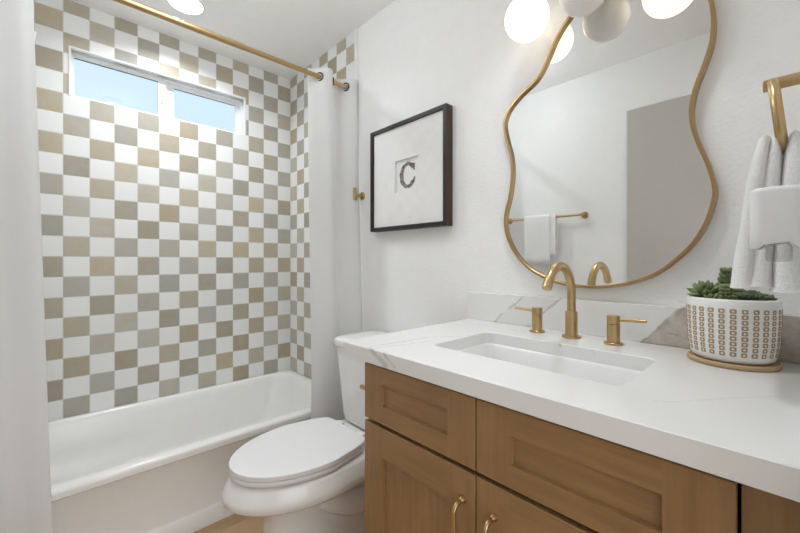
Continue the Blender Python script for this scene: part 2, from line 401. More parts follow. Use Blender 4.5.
# ---------------------------------------------------------------- bathtub
def ringz(pts, z): return [(x, y, z) for x, y in pts]
mb = MB(); RZ = 0.354; g = 0.001
def outer(ins, r=0.012): return rrect(XL+g+ins, -g-ins, -0.775+ins, -g-ins, r)
def inner(l, rr, f, b, r): return rrect(XL+l, -rr, -0.775+f, -b, r)
rings = [ringz(outer(0.004), 0.0), ringz(outer(0.004), 0.062), ringz(outer(0.010), 0.070), ringz(outer(0.014), 0.082), ringz(outer(0.011), 0.312), ringz(outer(0.007), 0.318),
         ringz(outer(0.0), 0.322), ringz(outer(0.0), 0.342), ringz(outer(0.003), 0.349), ringz(outer(0.009), RZ),
         ringz(inner(0.07, 0.055, 0.058, 0.032, 0.10), RZ), ringz(inner(0.076, 0.061, 0.064, 0.038, 0.10), RZ-0.003),
         ringz(inner(0.083, 0.066, 0.072, 0.045, 0.10), RZ-0.012), ringz(inner(0.09, 0.072, 0.082, 0.052, 0.105), RZ-0.04),
         ringz(inner(0.11, 0.10, 0.105, 0.075, 0.12), 0.20), ringz(inner(0.135, 0.14, 0.13, 0.10, 0.13), 0.10),
         ringz(inner(0.16, 0.18, 0.155, 0.125, 0.13), 0.068), ringz(inner(0.22, 0.24, 0.21, 0.18, 0.12), 0.055), ringz(inner(0.35, 0.4, 0.30, 0.27, 0.08), 0.05)]
mb.loft(rings)
tub = thing('bathtub', 'white alcove bathtub below the checkerboard tile wall', 'bathtub', (-0.757, -0.39, 0))
mb.build('basin', 'acrylic', tub, 50)
MB().cyl((XL+0.3, -0.39, 0.0505), (XL+0.3, -0.39, 0.056), 0.03).build('drain', 'chrome', tub)

# shower head, mostly behind the left curtain
sh = thing('shower', 'small white shower head just showing past the left curtain', 'shower head', (XL, -0.38, 2.0))
MB().tube(catmull([(XL-0.005, -0.38, 2.03), (XL+0.06, -0.38, 2.055), (XL+0.13, -0.38, 2.06), (XL+0.18, -0.38, 2.045)]), 0.01).build('arm', 'chrome', sh)
MB().cyl((XL+0.0005, -0.38, 2.03), (XL+0.012, -0.38, 2.034), 0.028, bev=0.003).build('flange', 'chrome', sh)
mb = MB(); mb.tube([(XL+0.172, -0.38, 2.056), (XL+0.18, -0.38, 2.052), (XL+0.195, -0.38, 2.048), (XL+0.214, -0.38, 2.044), (XL+0.215, -0.38, 2.044)], [0.008, 0.010, 0.017, 0.019, 0.016], 24)
mb.build('head', 'plastic', sh)

# ---------------------------------------------------------------- curtain rod and curtains
RY, RZR = -0.795, 2.092
rod = thing('curtain_rod', 'round brass shower curtain rod under the ceiling', 'curtain rod', (-0.757, RY, RZR))
mb = MB(); mb.cyl((XL+0.004, RY, RZR), (-0.62, RY, RZR), 0.0135, 24); mb.build('outer_tube', 'brass', rod)
MB().cyl((-0.62, RY, RZR), (-0.004, RY, RZR), 0.0118, 24).build('inner_tube', 'brass', rod)
for xa, xb in ((-0.0125, -0.03), (XL+0.001, XL+0.018)):
    MB().cyl((xa, RY, RZR), (xb, RY, RZR), 0.026, 32, 0.003).build('flange', 'brass', rod)

def curtain(name, label, x0, x1, gro, half, seed, zb, x0b, x1b, sign):
    """cloth whose folds cross the rod at the grommets"""
    root = thing(name, label, 'shower curtain', ((x0+x1)/2, RY, zb))
    nu, nz = 150, 70; rnd = random.Random(seed); ph = [rnd.uniform(0, 6.28) for _ in range(6)]
    zt = RZR + 0.045
    mb = MB(); rows = []
    for j in range(nz+1):
        v = j/nz; z = zt + (zb-zt)*v; row = []
        amp = 0.036*(1-0.35*v) ; w = min(1, v*1.3)
        for i in range(nu+1):
            u = i/nu; x = x0 + (x1-x0)*u; xb_ = x0b + (x1b-x0b)*u
            phase = PI*(x-gro)/half
            s1 = math.sin(phase)
            s2 = math.sin(phase*0.62 + ph[0] + 0.6*v) * 0.55 + math.sin(phase*1.37 + ph[1] - 0.5*v)*0.42
            yy = RY + sign*amp*(s1*(1-0.45*w) + s2*0.75*w) - 0.058*min(1, v/0.75)**1.3
            if z < 0.40: yy = min(yy, -0.790)
            row.append((x + (xb_-x)*v, yy, z))
        rows.append(row)
    mb.loft(rows, False, False, closed=False)
    o = mb.build('cloth', 'curtain', root, 80)
    so = o.modifiers.new('thick', 'SOLIDIFY'); so.thickness = 0.0022; so.offset = 0
    k = -12
    while k < 12:
        gx = gro + k*half
        if min(x0, x1)+0.012 < gx < max(x0, x1)-0.006:
            bmq = MB(); d = Vector((0.45, sign*(1 if k % 2 == 0 else -1), 0)).normalized()
            a = Vector((0, 0, 1)); b = d
            pts = [Vector((gx, RY, RZR)) + (a*math.cos(q)+b*math.sin(q))*0.0205 for q in [2*PI*m/32 for m in range(32)]]
            bmq.tube(pts, 0.0042, 8, closed=True); bmq.build('grommet', 'darkring', root)
        k += 1
    return root
curtain('shower_curtain', 'white shower curtain gathered at the right by the toilet', -0.285, -0.006, -0.237, 0.082, 3, 0.05, -0.325, -0.012, -1)
curtain('shower_curtain', 'white shower curtain gathered at the left edge of the photo', XL+0.012, -1.300, -1.36, 0.075, 5, 0.03, XL+0.012, -1.243, -1)

# holdback hook on the right wall
hk = thing('curtain_holdback', 'small brass holdback hook on wall left of the picture', 'hook', (0, -0.855, 1.49))
MB().cyl((-0.0005, -0.857, 1.49), (-0.010, -0.857, 1.49), 0.022, 32, 0.003).build('rosette', 'brass', hk)
MB().cyl((-0.009, -0.857, 1.49), (-0.055, -0.857, 1.49), 0.008, 20).build('stem', 'brass', hk)
MB().cyl((-0.055, -0.857, 1.462), (-0.055, -0.857, 1.53), 0.009, 20, 0.002).build('bar', 'brass', hk)

# ---------------------------------------------------------------- framed monogram
fr = thing('framed_picture', 'black framed letter C picture on the white wall', 'picture', (0, -1.22, 1.284))
Y0, Y1, Z0, Z1 = -1.4864, -0.976, 1.283, 1.798
mb = MB(); fw = 0.019; xd = -0.044
for a, b in (((xd, Y0, Z0), (-0.0005, Y0+fw, Z1)), ((xd, Y1-fw, Z0), (-0.0005, Y1, Z1)), ((xd, Y0+fw, Z0), (-0.0005, Y1-fw, Z0+fw)), ((xd, Y0+fw, Z1-fw), (-0.0005, Y1-fw, Z1))):
    mb.box(a, b, 0.0012)
fo = mb.build('frame', 'black', fr)
fo.data.materials.append(M['framewood'])
for p_ in fo.data.polygons:
    if abs(p_.normal.y) > 0.9: p_.material_index = 1
# mat with a square opening, and the print behind it
A0, A1, B0, B1 = -1.3125, -1.155, 1.461, 1.6175
mb = MB(); xm, xmb = -0.034, -0.022
for a, b in (((xm, Y0+fw, Z0+fw), (xmb, A0, Z1-fw)), ((xm, A1, Z0+fw), (xmb, Y1-fw, Z1-fw)), ((xm, A0, Z0+fw), (xmb, A1, B0)), ((xm, A0, B1), (xmb, A1, Z1-fw))): mb.box(a, b)
mb.build('mat', 'paper', fr, None)
pr = MB().box((-0.0215, Y0+fw, Z0+fw), (-0.004, Y1-fw, Z1-fw)).build('print', 'paper', fr, None)
# the letter C, drawn as a thick and thin arc with serif ends
mb = MB(); cyy, czz = -1.2345, 1.540; n = 44; prev = []
quads = []
for i in range(n+1):
    a = math.radians(42 + (318-42)*i/n)
    thick = 0.014 + 0.011*abs(math.cos(a))**1.2
    ro = 1.0; oy, oz = 0.056*math.cos(a), 0.062*math.sin(a)
    k = 1 - thick/0.056
    wob = 1 + 0.03*math.sin(9*a)
    quads.append(((-(oy*wob)+cyy, oz*wob+czz), (-(oy*k)+cyy, oz*k+czz)))
# mirrored so that the opening faces right as seen from the room (towards -Y)
quads = [((2*cyy - q[0][0], q[0][1]), (2*cyy - q[1][0], q[1][1])) for q in quads]
quads = [((cyy - (q[0][0]-cyy), q[0][1]), (cyy - (q[1][0]-cyy), q[1][1])) for q in quads]
def flat(pts, xa, xb): 
    mb.loft([[(xa, y, z) for y, z in pts], [(xb, y, z) for y, z in pts]])
for i in range(n):
    flat([quads[i][0], quads[i+1][0], quads[i+1][1], quads[i][1]], -0.0216, -0.0232)
ye = cyy - 0.040
flat([(ye-0.006, czz+0.052), (ye+0.012, czz+0.046), (ye+0.004, czz+0.020), (ye-0.005, czz+0.017)], -0.0216, -0.0232)
flat([(ye-0.010, czz-0.012), (ye+0.000, czz-0.014), (ye+0.014, czz-0.040), (ye-0.002, czz-0.040)], -0.0216, -0.0232)
mb.build('letter', 'ink', pr, None)
MB().box((-0.039, Y0+fw-0.001, Z0+fw-0.001), (-0.037, Y1-fw+0.001, Z1-fw+0.001)).build('glass', 'pictureglass', fr, None)

# ---------------------------------------------------------------- toilet
TY = -1.205
def egg(xf, xb, hw, z, xc=None, n=112, pb=2.6, pf=2.0, taper=0.0, yc=TY):
    xc = xf + (xb-xf)*0.45 if xc is None else xc
    pts = []
    for k in range(n):
        a = 2*PI*k/n; c, s = math.cos(a), math.sin(a)
        if c < 0: p = pf; ax = xc-xf
        else: p = pb; ax = xb-xc
        x = xc + ax*math.copysign(abs(c)**(2/p), c); y = hw*math.copysign(abs(s)**(2/p), s)
        if c > 0: y *= 1 - taper*((x-xc)/ax)**1.5
        pts.append((x, yc+y, z))
    return pts
toi = thing('toilet', 'white two-piece toilet with closed lid beside the vanity', 'toilet', (-0.42, TY, 0))
mb = MB()
mb.loft([egg(-0.715, -0.06, 0.118, 0.0005, -0.45, pb=3, pf=3.2), egg(-0.715, -0.06, 0.118, 0.02, -0.45, pb=3, pf=3.2), egg(-0.70, -0.07, 0.108, 0.045, -0.45, pb=3, pf=3.2),
         egg(-0.695, -0.07, 0.105, 0.18, -0.45, pb=3, pf=3.0), egg(-0.70, -0.06, 0.110, 0.255, -0.46, pb=3, pf=2.7), egg(-0.735, -0.05, 0.135, 0.285, -0.47, pb=3, pf=2.3, taper=0.1),
         egg(-0.815, -0.04, 0.190, 0.308, -0.50, pb=3, taper=0.22), egg(-0.842, -0.035, 0.205, 0.328, -0.51, pb=3, taper=0.26), egg(-0.840, -0.035, 0.204, 0.350, -0.51, pb=3, taper=0.28),
         egg(-0.818, -0.035, 0.190, 0.384, -0.51, pb=3, taper=0.28), egg(-0.812, -0.037, 0.186, 0.391, -0.51, pb=3, taper=0.28), egg(-0.80, -0.045, 0.178, 0.394, -0.51, pb=3, taper=0.28)])
mb.build('bowl', 'porcelain', toi, 60)
# trapway bulge at the side of the pedestal
mb = MB(); mb.tube(catmull([(-0.52, TY-0.085, 0.27), (-0.40, TY-0.098, 0.20), (-0.30, TY-0.10, 0.20), (-0.22, TY-0.095, 0.26), (-0.15, TY-0.085, 0.20), (-0.12, TY-0.08, 0.06), (-0.12, TY-0.08, 0.003)], 6),
                   0.052, 20); mb.tube(catmull([(-0.52, TY+0.085, 0.27), (-0.40, TY+0.098, 0.20), (-0.30, TY+0.10, 0.20), (-0.22, TY+0.095, 0.26), (-0.15, TY+0.085, 0.20), (-0.12, TY+0.08, 0.06), (-0.12, TY+0.08, 0.003)], 6), 0.052, 20)
mb.build('trapway', 'porcelain', toi, 60)
def seatring(xf, xb, hw, z, ins=0.0): return egg(xf+ins, xb-ins, hw-ins, z, -0.53, pb=11.0, pf=2.05, taper=0.25)
mb = MB()
SF, SB, SW = -0.815, -0.352, 0.186
mb.loft([seatring(SF, SB, SW, 0.4005, 0.004), seatring(SF, SB, SW, 0.404), seatring(SF, SB, SW, 0.4155), seatring(SF, SB, SW, 0.4195, 0.004),
         seatring(SF, SB, SW, 0.4195, 0.06), seatring(SF, SB, SW, 0.4005, 0.06), seatring(SF, SB, SW, 0.4005, 0.004)], False, False)
mb.build('seat', 'plastic', toi, 50)
mb = MB()
mb.loft([seatring(SF-0.002, SB, SW+0.003, 0.422, 0.004), seatring(SF-0.002, SB, SW+0.003, 0.4245), seatring(SF-0.002, SB, SW+0.003, 0.4372), seatring(SF-0.002, SB, SW+0.003, 0.4390, 0.0012), seatring(SF-0.002, SB, SW+0.003, 0.4396, 0.003), seatring(SF, SB, SW, 0.4400, 0.05), seatring(SF, SB, SW, 0.4402, 0.12)])
mb.build('lid', 'plastic', toi, 28)
for s in (-1, 1):
    mb = MB(); mb.box((-0.362, TY+s*0.075-0.02, 0.3935), (-0.325, TY+s*0.075+0.02, 0.432), 0.006); mb.build('hinge', 'plastic', toi)
def trr(x0, x1, hw, r, z, bow=0.0):
    pts = rrect(x0, x1, TY-hw, TY+hw, r, 10)
    return [(x - (bow*(1-((y-TY)/hw)**2) if x < (x0+x1)/2 else 0), y, z) for x, y in pts]
mb = MB()
mb.loft([trr(-0.255, -0.03, 0.150, 0.05, 0.3935, 0.01), trr(-0.268, -0.026, 0.166, 0.05, 0.41, 0.012), trr(-0.272, -0.024, 0.172, 0.05, 0.44, 0.014), trr(-0.282, -0.02, 0.205, 0.05, 0.70, 0.016), trr(-0.284, -0.02, 0.208, 0.05, 0.737, 0.016)])
mb.build('tank', 'porcelain', toi, 60)
mb = MB()
L = lambda ins, z: trr(-0.292+ins, -0.014-ins, 0.222-ins, 0.06, z, 0.018)
mb.loft([L(0.006, 0.7375), L(0.0, 0.742), L(0.0, 0.766), L(0.003, 0.772), L(0.012, 0.776), L(0.05, 0.779)])
mb.build('tank_lid', 'porcelain', toi, 60)
lv = MB(); lv.cyl((-0.270, TY-0.125, 0.612), (-0.312, TY-0.125, 0.612), 0.013, 24, 0.002); lv.box((-0.325, TY-0.135, 0.604), (-0.309, TY-0.05, 0.620), 0.004)
tag(lv.build('flush_lever', 'brass', toi), 'brass flush lever')

# ---------------------------------------------------------------- vanity cabinet
VX, VZ = -0.62, 0.853
van = thing('vanity_cabinet', 'brown wood shaker vanity cabinet under the white countertop', 'cabinet', (-0.31, -2.05, 0))
mb = MB()
CF = -0.60; CR = -0.575
mb.box((CF, -1.690, 0.10), (-0.003, -1.672, 0.858))          # left side panel
mb.box((CF, -2.502, 0.10), (-0.003, -2.484, 0.858)); mb.box((CF, -2.484, 0.10), (-0.003, -1.69, 0.118)); mb.box((-0.012, -2.484, 0.118), (-0.003, -1.69, 0.858))
mb.box((CR, -2.484, 0.845), (CR+0.02, -1.69, 0.858)); mb.box((CR, -2.05, 0.118), (CR+0.02, -2.03, 0.845)); mb.box((CR+0.001, -2.484, 0.688), (CR+0.019, -1.69, 0.706))
mb.build('carcass', 'wood_v', van, None)
MB().box((-0.54, -2.502, 0.0), (-0.52, -1.69, 0.0995)).build('toe_kick', 'wood_h', van, None)
tag(MB().box((CF-0.002, -2.502, 0.10), (CF+0.01, -2.4375, 0.856), 0.001).build('filler_strip', 'wood_v', van, None), 'plain filler strip at the wall')
def front(kind, y0, y1, z0, z1, sw, rt, rb):
    """one-piece shaker front: upright stiles, rails butted between them and a recessed panel"""
    xa, xb = VX, CF-0.0005; ya, yb, za, zb = y0+sw, y1-sw, z0+rb, z1-rt
    bm = bmesh.new(); xr = xa+0.009; e = 0.0012
    def ring(x, a, b, c, d): return [bm.verts.new((x, y, z)) for y, z in ((a, c), (b, c), (b, d), (a, d))]
    def strip(p, q):
        for k in range(4): bm.faces.new((p[k], p[(k+1) % 4], q[(k+1) % 4], q[k]))
    back = ring(xb, y0, y1, z0, z1); side = ring(xa+e, y0, y1, z0, z1); o4 = ring(xa, y0+e, y1-e, z0+e, z1-e)
    bm.faces.new(back); strip(back, side); strip(side, o4)
    i4 = ring(xa, ya, yb, za, zb); b1, b2, t1, t2 = (bm.verts.new((xa, y, z)) for y, z in ((ya, z0+e), (yb, z0+e), (ya, z1-e), (yb, z1-e)))
    bm.faces.new((o4[0], b1, i4[0], i4[3], t1, o4[3])); bm.faces.new((b2, o4[1], o4[2], t2, i4[2], i4[1]))
    r1_ = bm.faces.new((b1, b2, i4[1], i4[0])); r2_ = bm.faces.new((i4[3], i4[2], t2, t1))
    p4 = ring(xr, ya+0.0015, yb-0.0015, za+0.0015, zb-0.0015); strip(i4, p4); pf = bm.faces.new(p4)
    for f in (r1_, r2_): f.material_index = 1
    if z1-z0 < 0.3: pf.material_index = 1
    mb = MB(); mb.bm.free(); mb.bm = bm
    o = mb.build(kind, 'wood_v', van, None); o.data.materials.append(M['wood_h'])
    return o
front('drawer', -2.0385, -1.672, 0.703, VZ-0.001, 0.073, 0.045, 0.047)
front('drawer', -2.434, -2.0415, 0.703, VZ-0.001, 0.078, 0.050, 0.044)
for (y0, y1, hy_) in ((-2.0385, -1.672, -2.008), (-2.434, -2.0415, -2.083)):
    d = front('door', y0, y1, 0.105, 0.693, 0.073, 0.078, 0.078)
    mb = MB(); zt, zb_, xo = 0.632, 0.475, VX-0.030
    mb.tube(catmull([(VX, hy_, zt), (VX-0.012, hy_, zt), (VX-0.023, hy_, zt-0.003), (xo, hy_, zt-0.012), (xo, hy_, zt-0.03), (xo, hy_, (zt+zb_)/2), (xo, hy_, zb_+0.03), (xo, hy_, zb_+0.012), (VX-0.023, hy_, zb_+0.003), (VX-0.012, hy_, zb_), (VX, hy_, zb_)], 5), 0.0048, 14)
    for zz in (zt, zb_): mb.tube([(VX-0.0002, hy_, zz), (VX-0.003, hy_, zz), (VX-0.010, hy_, zz)], [0.0085, 0.0085, 0.0048], 16)
    tag(mb.build('handle', 'brass', d), 'brass bar pull')

# ---------------------------------------------------------------- countertop, sink
CT, CB = 0.90, 0.861
ct = thing('countertop', 'white quartz vanity countertop with grey veins and a backsplash', 'countertop', (-0.32, -2.05, CB))
CX0, CX1, CY0, CY1 = -0.635, -0.001, YF+0.001, -1.590
hx0, hx1, hy0, hy1 = -0.482, -0.207, -2.264, -1.797
def hole(ins, z, r=0.025): return ringz(rrect(hx0-ins, hx1+ins, hy0-ins, hy1+ins, r), z)
def outl(ins, z, r=0.004): return ringz(rrect(CX0+ins, CX1-ins, CY0+ins, CY1-ins, r), z)
mb = MB(); mb.loft([hole(0.0, CB), outl(0.0, CB), outl(0.0, CT-0.002), outl(0.002, CT), hole(0.002, CT), hole(0.0, CT-0.002), hole(0.0, CB)], False, False)
mb.build('slab', 'quartz', ct, 30)
MB().box((-0.021, CY0, CT), (-0.001, -1.578, CT+0.108), 0.0015).build('backsplash', 'quartz', ct, None)
snk = thing('sink', 'white rectangular undermount sink below the brass faucet', 'sink', ((hx0+hx1)/2, (hy0+hy1)/2, 0.72))
S_ = lambda ins, z, r: ringz(rrect(hx0+ins, hx1-ins, hy0+ins, hy1-ins, r), z)
mb = MB(); mb.loft([S_(-0.022, CB-0.012, 0.04), S_(-0.022, CB-0.0005, 0.04), S_(-0.006, CB-0.0005, 0.03), S_(-0.002, CB-0.006, 0.03), S_(0.002, 0.80, 0.03), S_(0.008, 0.755, 0.04), S_(0.022, 0.738, 0.05), S_(0.05, 0.731, 0.05), S_(0.11, 0.727, 0.02)], False, True)
o = mb.build('basin', 'porcelain', snk, 60); so = o.modifiers.new('thick', 'SOLIDIFY'); so.thickness = 0.008; so.offset = 1
cx, cy = (hx0+hx1)/2, (hy0+hy1)/2
MB().lathe([(0.012, 0.0), (0.026, 0.0), (0.028, 0.003), (0.022, 0.005), (0.008, 0.004)], (cx, cy, 0.7275), 32).build('drain', 'brass', snk)

# ---------------------------------------------------------------- faucet
FX, FY = -0.097, -2.022
fa = thing('faucet', 'brass widespread faucet with gooseneck spout on the countertop', 'faucet', (FX, FY, CT))
mb = MB(); mb.lathe([(0.027, 0.0003), (0.027, 0.005), (0.026, 0.0065), (0.0175, 0.0068), (0.0172, 0.078), (0.0162, 0.0795), (0.012, 0.08)], (FX, FY, CT), 40); mb.build('body', 'brass', fa)
R = 0.082; zc = 1.036
pts = [(FX, FY, 0.975), (FX, FY, 1.0), (FX, FY, 1.02)] + [(FX-R+R*math.cos(a), FY, zc+R*math.sin(a)) for a in [math.radians(150*k/24) for k in range(25)]]
e = Vector(pts[-1]); d = (e-Vector(pts[-2])).normalized(); pts += [tuple(e+d*0.005)]
mb = MB(); mb.tube(pts, 0.0122, 24); sp = mb.build('spout', 'brass', fa)
a_ = e+d*0.0052; mb = MB(); mb.cyl(a_, a_+d*0.020, 0.0130, 28, 0.0012); mb.build('nozzle', 'brass', sp)
for hyy, s, hx in ((-1.910, 1, -0.092), (-2.140, -1, -0.105)):
    mb = MB(); mb.lathe([(0.024, 0.0003), (0.024, 0.005), (0.023, 0.006), (0.0165, 0.0063), (0.0163, 0.056), (0.0150, 0.057)], (hx, hyy, CT), 36); h = mb.build('handle', 'brass', fa)
    mb = MB(); mb.lathe([(0.0155, 0.0572), (0.0165, 0.0582), (0.0165, 0.079), (0.0155, 0.080), (0.005, 0.0801)], (hx, hyy, CT), 36)
    mb.tube([(hx, hyy+s*0.012, CT+0.0695), (hx, hyy+s*0.03, CT+0.0702), (hx, hyy+s*0.079, CT+0.0722), (hx, hyy+s*0.080, CT+0.0722)], [0.0055, 0.005, 0.0042, 0.003], 14)
    mb.build('lever', 'brass', h)

# ---------------------------------------------------------------- mirror
mp = [[-1.99, 1.938], [-1.943, 1.885], [-1.906, 1.816], [-1.871, 1.768], [-1.81, 1.732], [-1.764, 1.692], [-1.744, 1.644], [-1.753, 1.585], [-1.772, 1.512], [-1.776, 1.444], [-1.766, 1.370], [-1.750, 1.311], [-1.748, 1.262], [-1.762, 1.208], [-1.795, 1.151], [-1.843, 1.104], [-1.903, 1.071], [-1.96, 1.054], [-2.012, 1.047], [-2.070, 1.047], [-2.122, 1.054], [-2.165, 1.065], [-2.207, 1.081], [-2.235, 1.097], [-2.263, 1.119], [-2.309, 1.169], [-2.341, 1.228], [-2.357, 1.288], [-2.358, 1.325], [-2.346, 1.381], [-2.328, 1.436], [-2.315, 1.487], [-2.312, 1.532], [-2.319, 1.579], [-2.332, 1.621], [-2.345, 1.66], [-2.354, 1.70], [-2.356, 1.755], [-2.350, 1.81], [-2.335, 1.87], [-2.31, 1.93], [-2.265, 1.985], [-2.20, 2.015], [-2.12, 2.02], [-2.05, 1.995]]
mp = [(y + 0.006*max(0, min(1, (-2.15-y)/0.12)), z) for y, z in mp]
out = catmull([(0, y, z) for y, z in mp], 5, True)
mi = thing('mirror', 'wavy brass framed mirror on the wall above the sink', 'mirror', (0, -2.05, 1.047))
N = len(out); nor = []
for i in range(N):
    d = (out[(i+1) % N] - out[i-1]).normalized(); nor.append(Vector((0, -d.z, d.y)))
cen = Vector((0, -2.05, 1.5))
area_sign = sum((out[i].y*out[(i+1) % N].z - out[(i+1) % N].y*out[i].z) for i in range(N))
if area_sign < 0: nor = [-q for q in nor]
# nor now points inwards
def off_ring(k, x): return [(x, out[i].y + nor[i].y*k, out[i].z + nor[i].z*k) for i in range(N)]
mb = MB(); mb.loft([off_ring(0.0, -0.0006), off_ring(0.0, -0.026), off_ring(0.0015, -0.0275), off_ring(0.0082, -0.0275), off_ring(0.0097, -0.026), off_ring(0.0097, -0.0006), off_ring(0.0, -0.0006)], False, False)
mb.build('frame', 'brassdark', mi, 40)
mb = MB(); mb.loft([off_ring(0.009, -0.010), off_ring(0.009, -0.016)]); mb.build('glass', 'mirror', mi, None)

# ---------------------------------------------------------------- vanity light
GX = -0.112
vl = thing('vanity_light', 'three white globe vanity light over the mirror', 'light', (0, -2.06, 2.10))
MB().box((-0.022, -2.13, 2.065), (-0.0006, -1.99, 2.165), 0.004).build('back_plate', 'brass', vl)
mb = MB(); mb.cyl((GX, -1.845, 2.115), (GX, -2.275, 2.115), 0.009, 20, 0.002); mb.cyl((-0.020, -2.06, 2.115), (GX, -2.06, 2.115), 0.009, 20); mb.build('bar', 'brass', vl)
for y, mt, lab in ((-1.884, 'globe', 'lit warm white globe'), (-2.062, 'frosted', 'unlit pale globe'), (-2.236, 'globe', 'lit warm white globe')):
    zc = 1.932
    MB().lathe([(0.008, 0.18), (0.020, 0.178), (0.022, 0.165), (0.022, 0.080), (0.018, 0.066)], (GX, y, zc), 28).build('socket', 'brass', vl)
    tag(MB().sphere((GX, y, zc), 0.070).build('globe', mt, vl, 60), lab)

# ---------------------------------------------------------------- shower ceiling lamp
dl = thing('ceiling_light', 'round recessed ceiling light above the bathtub', 'light', (-0.757, -0.372, H))
DLX, DLY = -0.757, -0.372
MB().lathe([(0.077, -0.0035), (0.079, -0.0045), (0.084, -0.0035), (0.086, -0.0005), (0.077, -0.0005), (0.077, -0.0035)], (DLX, DLY, H), 48, caps=False).build('trim_ring', 'trim', dl)
MB().lathe([(0.001, -0.0038), (0.0768, -0.0038), (0.0768, -0.0008), (0.001, -0.0008)], (DLX, DLY, H), 48).build('lens', 'downlight', dl)
l = area('shower_lamp_light', (DLX, DLY, H-0.012), 0.12, SHOWER_POWER, (0.93, 0.965, 1.0)); l.data.spread = 2.6; l.parent = dl; l.location = (0, 0, -0.012)
# unseen globe lamp added over the floor to brighten the room
RLX, RLY = -0.90, -1.15
dl2 = thing('ceiling_light', 'added opal globe fill light over the floor by the toilet', 'light', (RLX, RLY, 2.14))
MB().lathe([(0.01, 2.405-H), (0.05, 2.405-H), (0.065, -0.022), (0.07, -0.0005), (0.01, -0.0005)], (RLX, RLY, H), 48).build('canopy', 'brass', dl2)
MB().sphere((RLX, RLY, 2.27), 0.135).build('globe', 'fillglobe', dl2, 60)

VLX, VLY = -0.50, -1.98  # unseen downlight added to brighten the countertop from above
dl3 = thing('ceiling_light', 'added round recessed fill light over the countertop', 'light', (VLX, VLY, H))
MB().lathe([(0.077, -0.0035), (0.079, -0.0045), (0.084, -0.0035), (0.086, -0.0005), (0.077, -0.0005), (0.077, -0.0035)], (VLX, VLY, H), 48, caps=False).build('trim_ring', 'trim', dl3)
MB().lathe([(0.001, -0.0038), (0.0768, -0.0038), (0.0768, -0.0008), (0.001, -0.0008)], (VLX, VLY, H), 48).build('lens', 'downlight', dl3)
l = area('counter_fill_light', (0, 0, 0), 0.15, 2.3, (0.93, 0.965, 1.0)); l.data.spread = 1.75; l.parent = dl3; l.location = (0, 0, -0.012)

# ---------------------------------------------------------------- potted succulents
PX, PY = -0.110, -2.387
sa = MB().lathe([(0.068, 0.0005), (0.079, 0.0008), (0.0815, 0.004), (0.0815, 0.009), (0.079, 0.0115), (0.077, 0.0115), (0.075, 0.009), (0.01, 0.009)], (PX, PY, CT), 64).build('saucer', 'bamboo')
tag(sa, 'thin bamboo saucer under the patterned plant pot', 'saucer')
pot = thing('plant_pot', 'white plant pot with tan square pattern on the countertop', 'plant pot', (PX, PY, CT+0.0092))
PB = CT+0.0096
prof = [(0.050, 0.0), (0.064, 0.001), (0.0715, 0.006), (0.0755, 0.016), (0.079, 0.04), (0.081, 0.080), (0.0818, 0.118), (0.0815, 0.136), (0.080, 0.139), (0.078, 0.140), (0.0765, 0.138), (0.0762, 0.112), (0.01, 0.111)]
MB().lathe(prof, (PX, PY, PB), 72).build('body', 'ceramic', pot, 50)
def prad(z):
    for (r0, z0), (r1, z1) in zip(prof, prof[1:]):
        if z0 <= z <= z1 and z1 > z0: return r0 + (r1-r0)*(z-z0)/(z1-z0)
    return 0.083
mb = MB(); nc, nr = 27, 9; rq = random.Random(2)
for ci in range(nc):
    for ri in range(nr):
        a0 = 2*PI*ci/nc; zc = 0.0225 + ri*0.0116
        hw, hh = 0.0056*(1+rq.uniform(-.08, .08)), 0.0048
        loops = []
        for lift, sc in ((0.0002, 1.0), (0.0006, 0.97), (0.0006, 0.42), (0.0002, 0.40)):
            lp = []
            for (du, dv) in rrect(-hw*sc, hw*sc, -hh*sc, hh*sc, 0.0022*sc, 3):
                r = prad(zc+dv) + lift; a = a0 + du/0.082
                lp.append((PX + r*math.cos(a), PY + r*math.sin(a), PB + zc + dv))
            loops.append(lp)
        mb.loft(loops, False, False)
tag(mb.build('square_pattern', 'tan', pot, None), 'tan rounded square rings')
MB().lathe([(0.005, 0.1115), (0.0760, 0.1115), (0.0760, 0.119), (0.04, 0.123), (0.003, 0.124)], (PX, PY, PB), 40).build('soil', 'soil', pot)

def leaf(mb, base, d, up, L, wd, th):
    """fleshy pointed leaf along d"""
    d = Vector(d).normalized(); up = Vector(up); side = d.cross(up)
    if side.length < 1e-4: side = d.cross(Vector((1, 0, 0)))
    side.normalize(); nrm = side.cross(d); rings = []
    for u, w in ((0, .45), (.15, .72), (.35, .95), (.55, 1.0), (.75, .78), (.9, .42), (1.0, .06)):
        c = Vector(base) + d*L*u + nrm*L*0.14*u*u
        rings.append([tuple(c + side*wd*w*math.cos(q) + nrm*th*w*math.sin(q)) for q in [2*PI*k/8 for k in range(8)]])
    mb.loft(rings)
def rosette(mb, c, rad, n, tilt0, tilt1, wd, th, axis=(0, 0, 1), rnd=random):
    axis = Vector(axis).normalized(); q = Vector((0, 0, 1)).rotation_difference(axis); c = Vector(c)
    for i in range(n):
        f = i/(n-1); a = i*2.39996; el = tilt0 + (tilt1-tilt0)*f
        d = q @ Vector((math.cos(a)*math.cos(el), math.sin(a)*math.cos(el), math.sin(el)))
        L = rad*(1-0.35*f)*rnd.uniform(.9, 1.08)
        leaf(mb, c + d*0.002, d, q @ Vector((0, 0, 1)), L, wd*(1-0.3*f), th)
SZ = PB + 0.124
r1 = random.Random(11)
g1 = thing('succulent', 'pointed rosette succulent at the left of the patterned pot', 'succulent', (PX-0.0, PY+0.045, SZ), 'succulents in the patterned pot')
mb = MB(); rosette(mb, (PX-0.008, PY+0.043, SZ+0.018), 0.046, 24, 0.05, 1.45, 0.0098, 0.0058, (-.1, 0.15, 1), r1)
